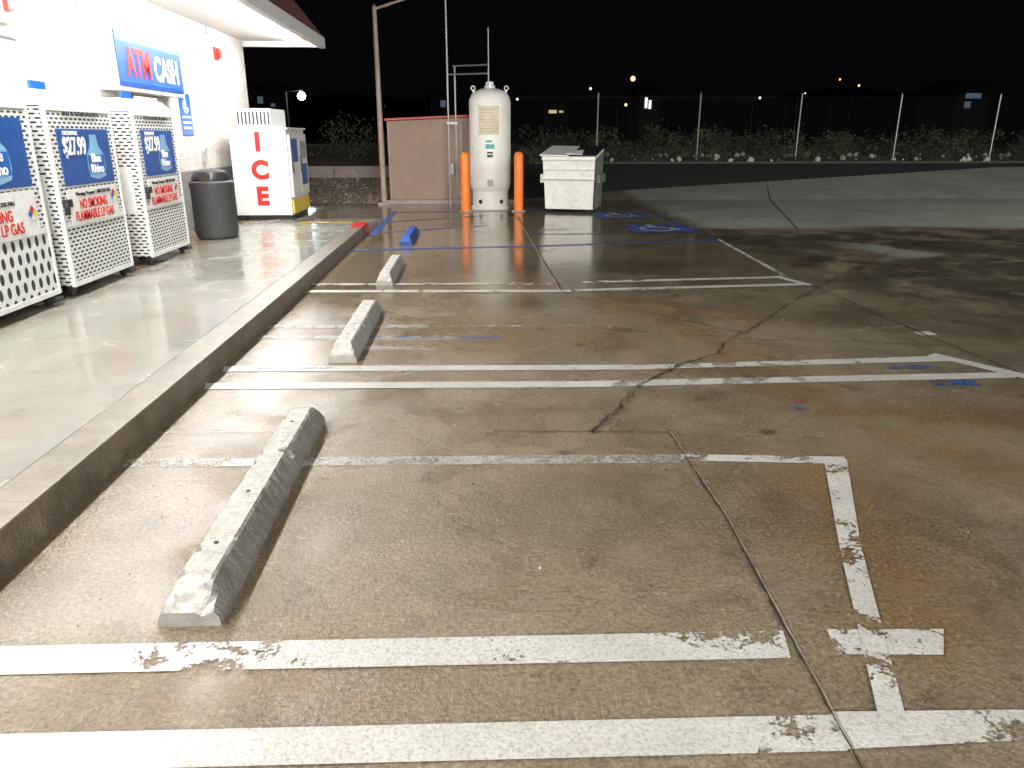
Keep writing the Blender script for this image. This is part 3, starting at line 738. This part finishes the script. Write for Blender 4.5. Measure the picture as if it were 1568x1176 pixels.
def shrub(name,cx,cy,cz,rx,ry,rz,n,mat,leaf=.05,mat2=None):
    b=B()
    for k in range(9):
        a=random.uniform(0,6.28); l=random.uniform(.4,.95)
        b.cyl((cx,cy,cz),(cx+rx*l*math.cos(a),cy+ry*l*math.sin(a),cz+rz*random.uniform(.4,1.0)),.012,.004,'twig',4,False)
    cl=[(random.gauss(0,.45),random.gauss(0,.45),random.uniform(.1,.95),random.uniform(.12,.35)) for _ in range(14)]
    for i in range(n):
        u,v,w,r=random.choice(cl)
        p=Vector((cx+rx*(u+random.gauss(0,r)),cy+ry*(v+random.gauss(0,r)),cz+rz*max(.02,w+random.gauss(0,r*.6))))
        d=Vector((random.gauss(0,1),random.gauss(0,1),random.gauss(.3,1))).normalized(); q=d.orthogonal().normalized()
        l=leaf*random.uniform(.5,1.3); wv=l*.35
        b.add([p-d*l,p+q*wv,p+d*l,p-q*wv],[(0,1,2,3)],mat2 if (mat2 and random.random()<.3) else mat)
    return b.obj(name)
for i in range(34):
    x=2.5+i*.95+random.uniform(-.4,.4); y=26.3+random.uniform(0,2.4); s=random.uniform(.6,1.35)
    shrub('shrub',x,y,.93,s*.9,s*.7,s*random.uniform(.7,1.05),int(420*s),'leafA' if random.random()<.55 else 'leafB',.07,'leafB')
for i in range(10):
    x=random.uniform(-12,1.5); s=random.uniform(.7,1.3)
    shrub('shrub',x,24+random.uniform(0,2),terr(24.5),s,s*.7,s*1.0,int(450*s),'leafB',.06,'leafA')
b=B()
for i in range(9000):
    x=random.uniform(1,36); y=random.uniform(25.25,26.6); 
    if noise.noise((x*.9,y*.9,0))<-.15: continue
    z0=terr(y)+abs(random.gauss(0,.18))
    p=Vector((x,y,z0)); d=Vector((random.gauss(0,.6),random.gauss(0,.6),1)).normalized(); q=d.orthogonal().normalized(); l=random.uniform(.03,.09)
    b.add([p-d*l,p+q*l*.3,p+d*l,p-q*l*.3],[(0,1,2,3)],random.choice(['leafA','leafB','leafB']))
b.obj('weed_strip')
b=B()
for i in range(120):
    x=random.uniform(4,36); y=random.uniform(25.3,26.6); r=random.uniform(.03,.12)
    bm=bmesh.new(); bmesh.ops.create_icosphere(bm,subdivisions=1,radius=r)
    off=Vector((random.random()*9,random.random()*9,0))
    vs=[(v.co.x*(1+.5*noise.noise(v.co*9+off))+x,v.co.y*(1+.4*noise.noise(v.co*8+off))+y,v.co.z*.9*(1+.5*noise.noise(v.co*7+off))+terr(y)+r*.35) for v in bm.verts]
    b.add(vs,[tuple(v.index for v in f.verts) for f in bm.faces],'rock'); bm.free()
b.obj('rock_border')
b=B()
for i in range(1500):
    x=random.uniform(-9,-2.25); y=random.uniform(19.1,22.8); r=random.uniform(.015,.05)
    a=random.random()*6; vs=[(x+r*math.cos(a+k*1.57),y+r*math.sin(a+k*1.57)*random.uniform(.6,1),terr(y)+.004) for k in range(4)]+[(x,y,terr(y)+r)]
    b.add(vs,[(0,1,4),(1,2,4),(2,3,4),(3,0,4)],random.choice(['rock','gravel','gravel','twig']))
b.obj('gravel_stones')

# ------------------------------------------------------------------ distance
b=B()
def hill(cx,cy,w,h):
    n=24; vs=[]
    for i in range(n+1):
        t=i/n; x=cx+w*(t-.5); hh=h*math.sin(math.pi*t)*(.8+.5*noise.noise((x*.01,cy,1)))
        vs+=[(x,cy,0),(x,cy+60,max(0,hh))]
    b.add(vs,[(2*i,2*i+2,2*i+3,2*i+1) for i in range(n)],'night')
hill(-150,420,900,30); hill(260,460,1000,34); hill(0,520,1800,34)
b.obj('dark_hills')
def dpos(px,py,D):
    d=D*.9494
    return (px-722)/1150*d, D, 1.6+(208-py)*d*.000826
def street_lamp(x,y,z,r,mat):
    b=B(); b.cyl((x,y,.9),(x,y,z+.3),.12,.08,'dgrey',8); b.cyl((x,y,z+.3),(x+1.2,y-.3,z+.4),.05,.05,'dgrey',6)
    b.lathe([(r*.2,-r),(r*.8,-r*.6),(r,0),(r*.8,r*.6),(r*.2,r)],(x+1.2,y-.3,z),mat,10)
    b.obj('street_lamp')
for px_,py_,D,r,mt in ((470,149,60,.30,'lampw'),(967,122,140,.42,'lampo'),(903,137,170,.25,'lampo'),(958,161,120,.2,'lampo'),(1165,150,160,.25,'lampd'),(1287,122,200,.2,'lampo'),(1318,131,180,.22,'lampo'),(1235,143,150,.15,'lampd'),(792,153,130,.2,'lampd')):
    x,y,z=dpos(px_,py_,D); street_lamp(x-1.2,y+.3,z,r,mt)
def dist_build(px0,px1,py0,D,wins,mt):
    x0,y,z=dpos(px0,py0,D); x1=dpos(px1,py0,D)[0]
    b=B(); b.box(x0,x1,y,y+8,.9,z,'bldg'); b.hexa([(x0-.4,y-.4,z+.01),(x1+.4,y-.4,z+.01),(x1+.4,y+8.4,z+.01),(x0-.4,y+8.4,z+.01)],[(x0+.5,y+1,z+1),(x1-.5,y+1,z+1),(x1-.5,y+7,z+1),(x0+.5,y+7,z+1)],'bldg')
    for a,c,p0,p1 in wins:
        xa=dpos(a,p0,D)[0]; xc=dpos(c,p0,D)[0]; b.box(xa,xc,y-.06,y-.01,dpos(a,p1,D)[2],dpos(a,p0,D)[2],mt)
    b.obj('distant_building')
dist_build(1478,1530,134,90,[(1490,1515,142,150),(1490,1500,155,165)],'win')
dist_build(830,870,160,150,[(840,852,169,174),(856,862,170,173)],'winw')
dist_build(978,1010,143,110,[(987,991,150,166),(993,997,154,167)],'lampd')
dist_build(390,440,143,110,[(405,413,150,160),(424,430,160,165)],'win')
dist_build(660,700,150,120,[(676,684,155,165)],'win')

# ------------------------------------------------------------------ lights, world
def area(name,loc,rot,sx,sy,p,col=(1,1,1)):
    l=bpy.data.lights.new(name,'AREA'); l.shape='RECTANGLE'; l.size=sx; l.size_y=sy; l.energy=p; l.color=col
    o=bpy.data.objects.new(name,l); COL.objects.link(o); o.location=loc; o.rotation_euler=rot; return o
area('fuel_canopy_light',(4,-15,6),(math.radians(66),0,math.radians(4)),7,4,5600,(1,.96,.88))
area('fuel_canopy_light',(19,5,6.0),(math.radians(38),0,math.radians(20)),7,7,2200,(.96,1,.94))
w=bpy.data.worlds.new('World'); scene.world=w; w.use_nodes=True
nt=w.node_tree; bg=nt.nodes['Background']
bg.inputs[0].default_value=(.62,.5,.75,1); bg.inputs[1].default_value=.003

cam=bpy.data.cameras.new('camera'); co=bpy.data.objects.new('camera',cam); COL.objects.link(co)
co.location=(0,0,1.6); co.rotation_euler=(math.radians(90-18.3),0,math.radians(-2.93))
cam.sensor_width=36; cam.lens=1150/1568*36; cam.clip_end=3000; cam.clip_start=.05
scene.camera=co
scene.view_settings.view_transform='Standard'; scene.view_settings.look='None'; scene.view_settings.exposure=0
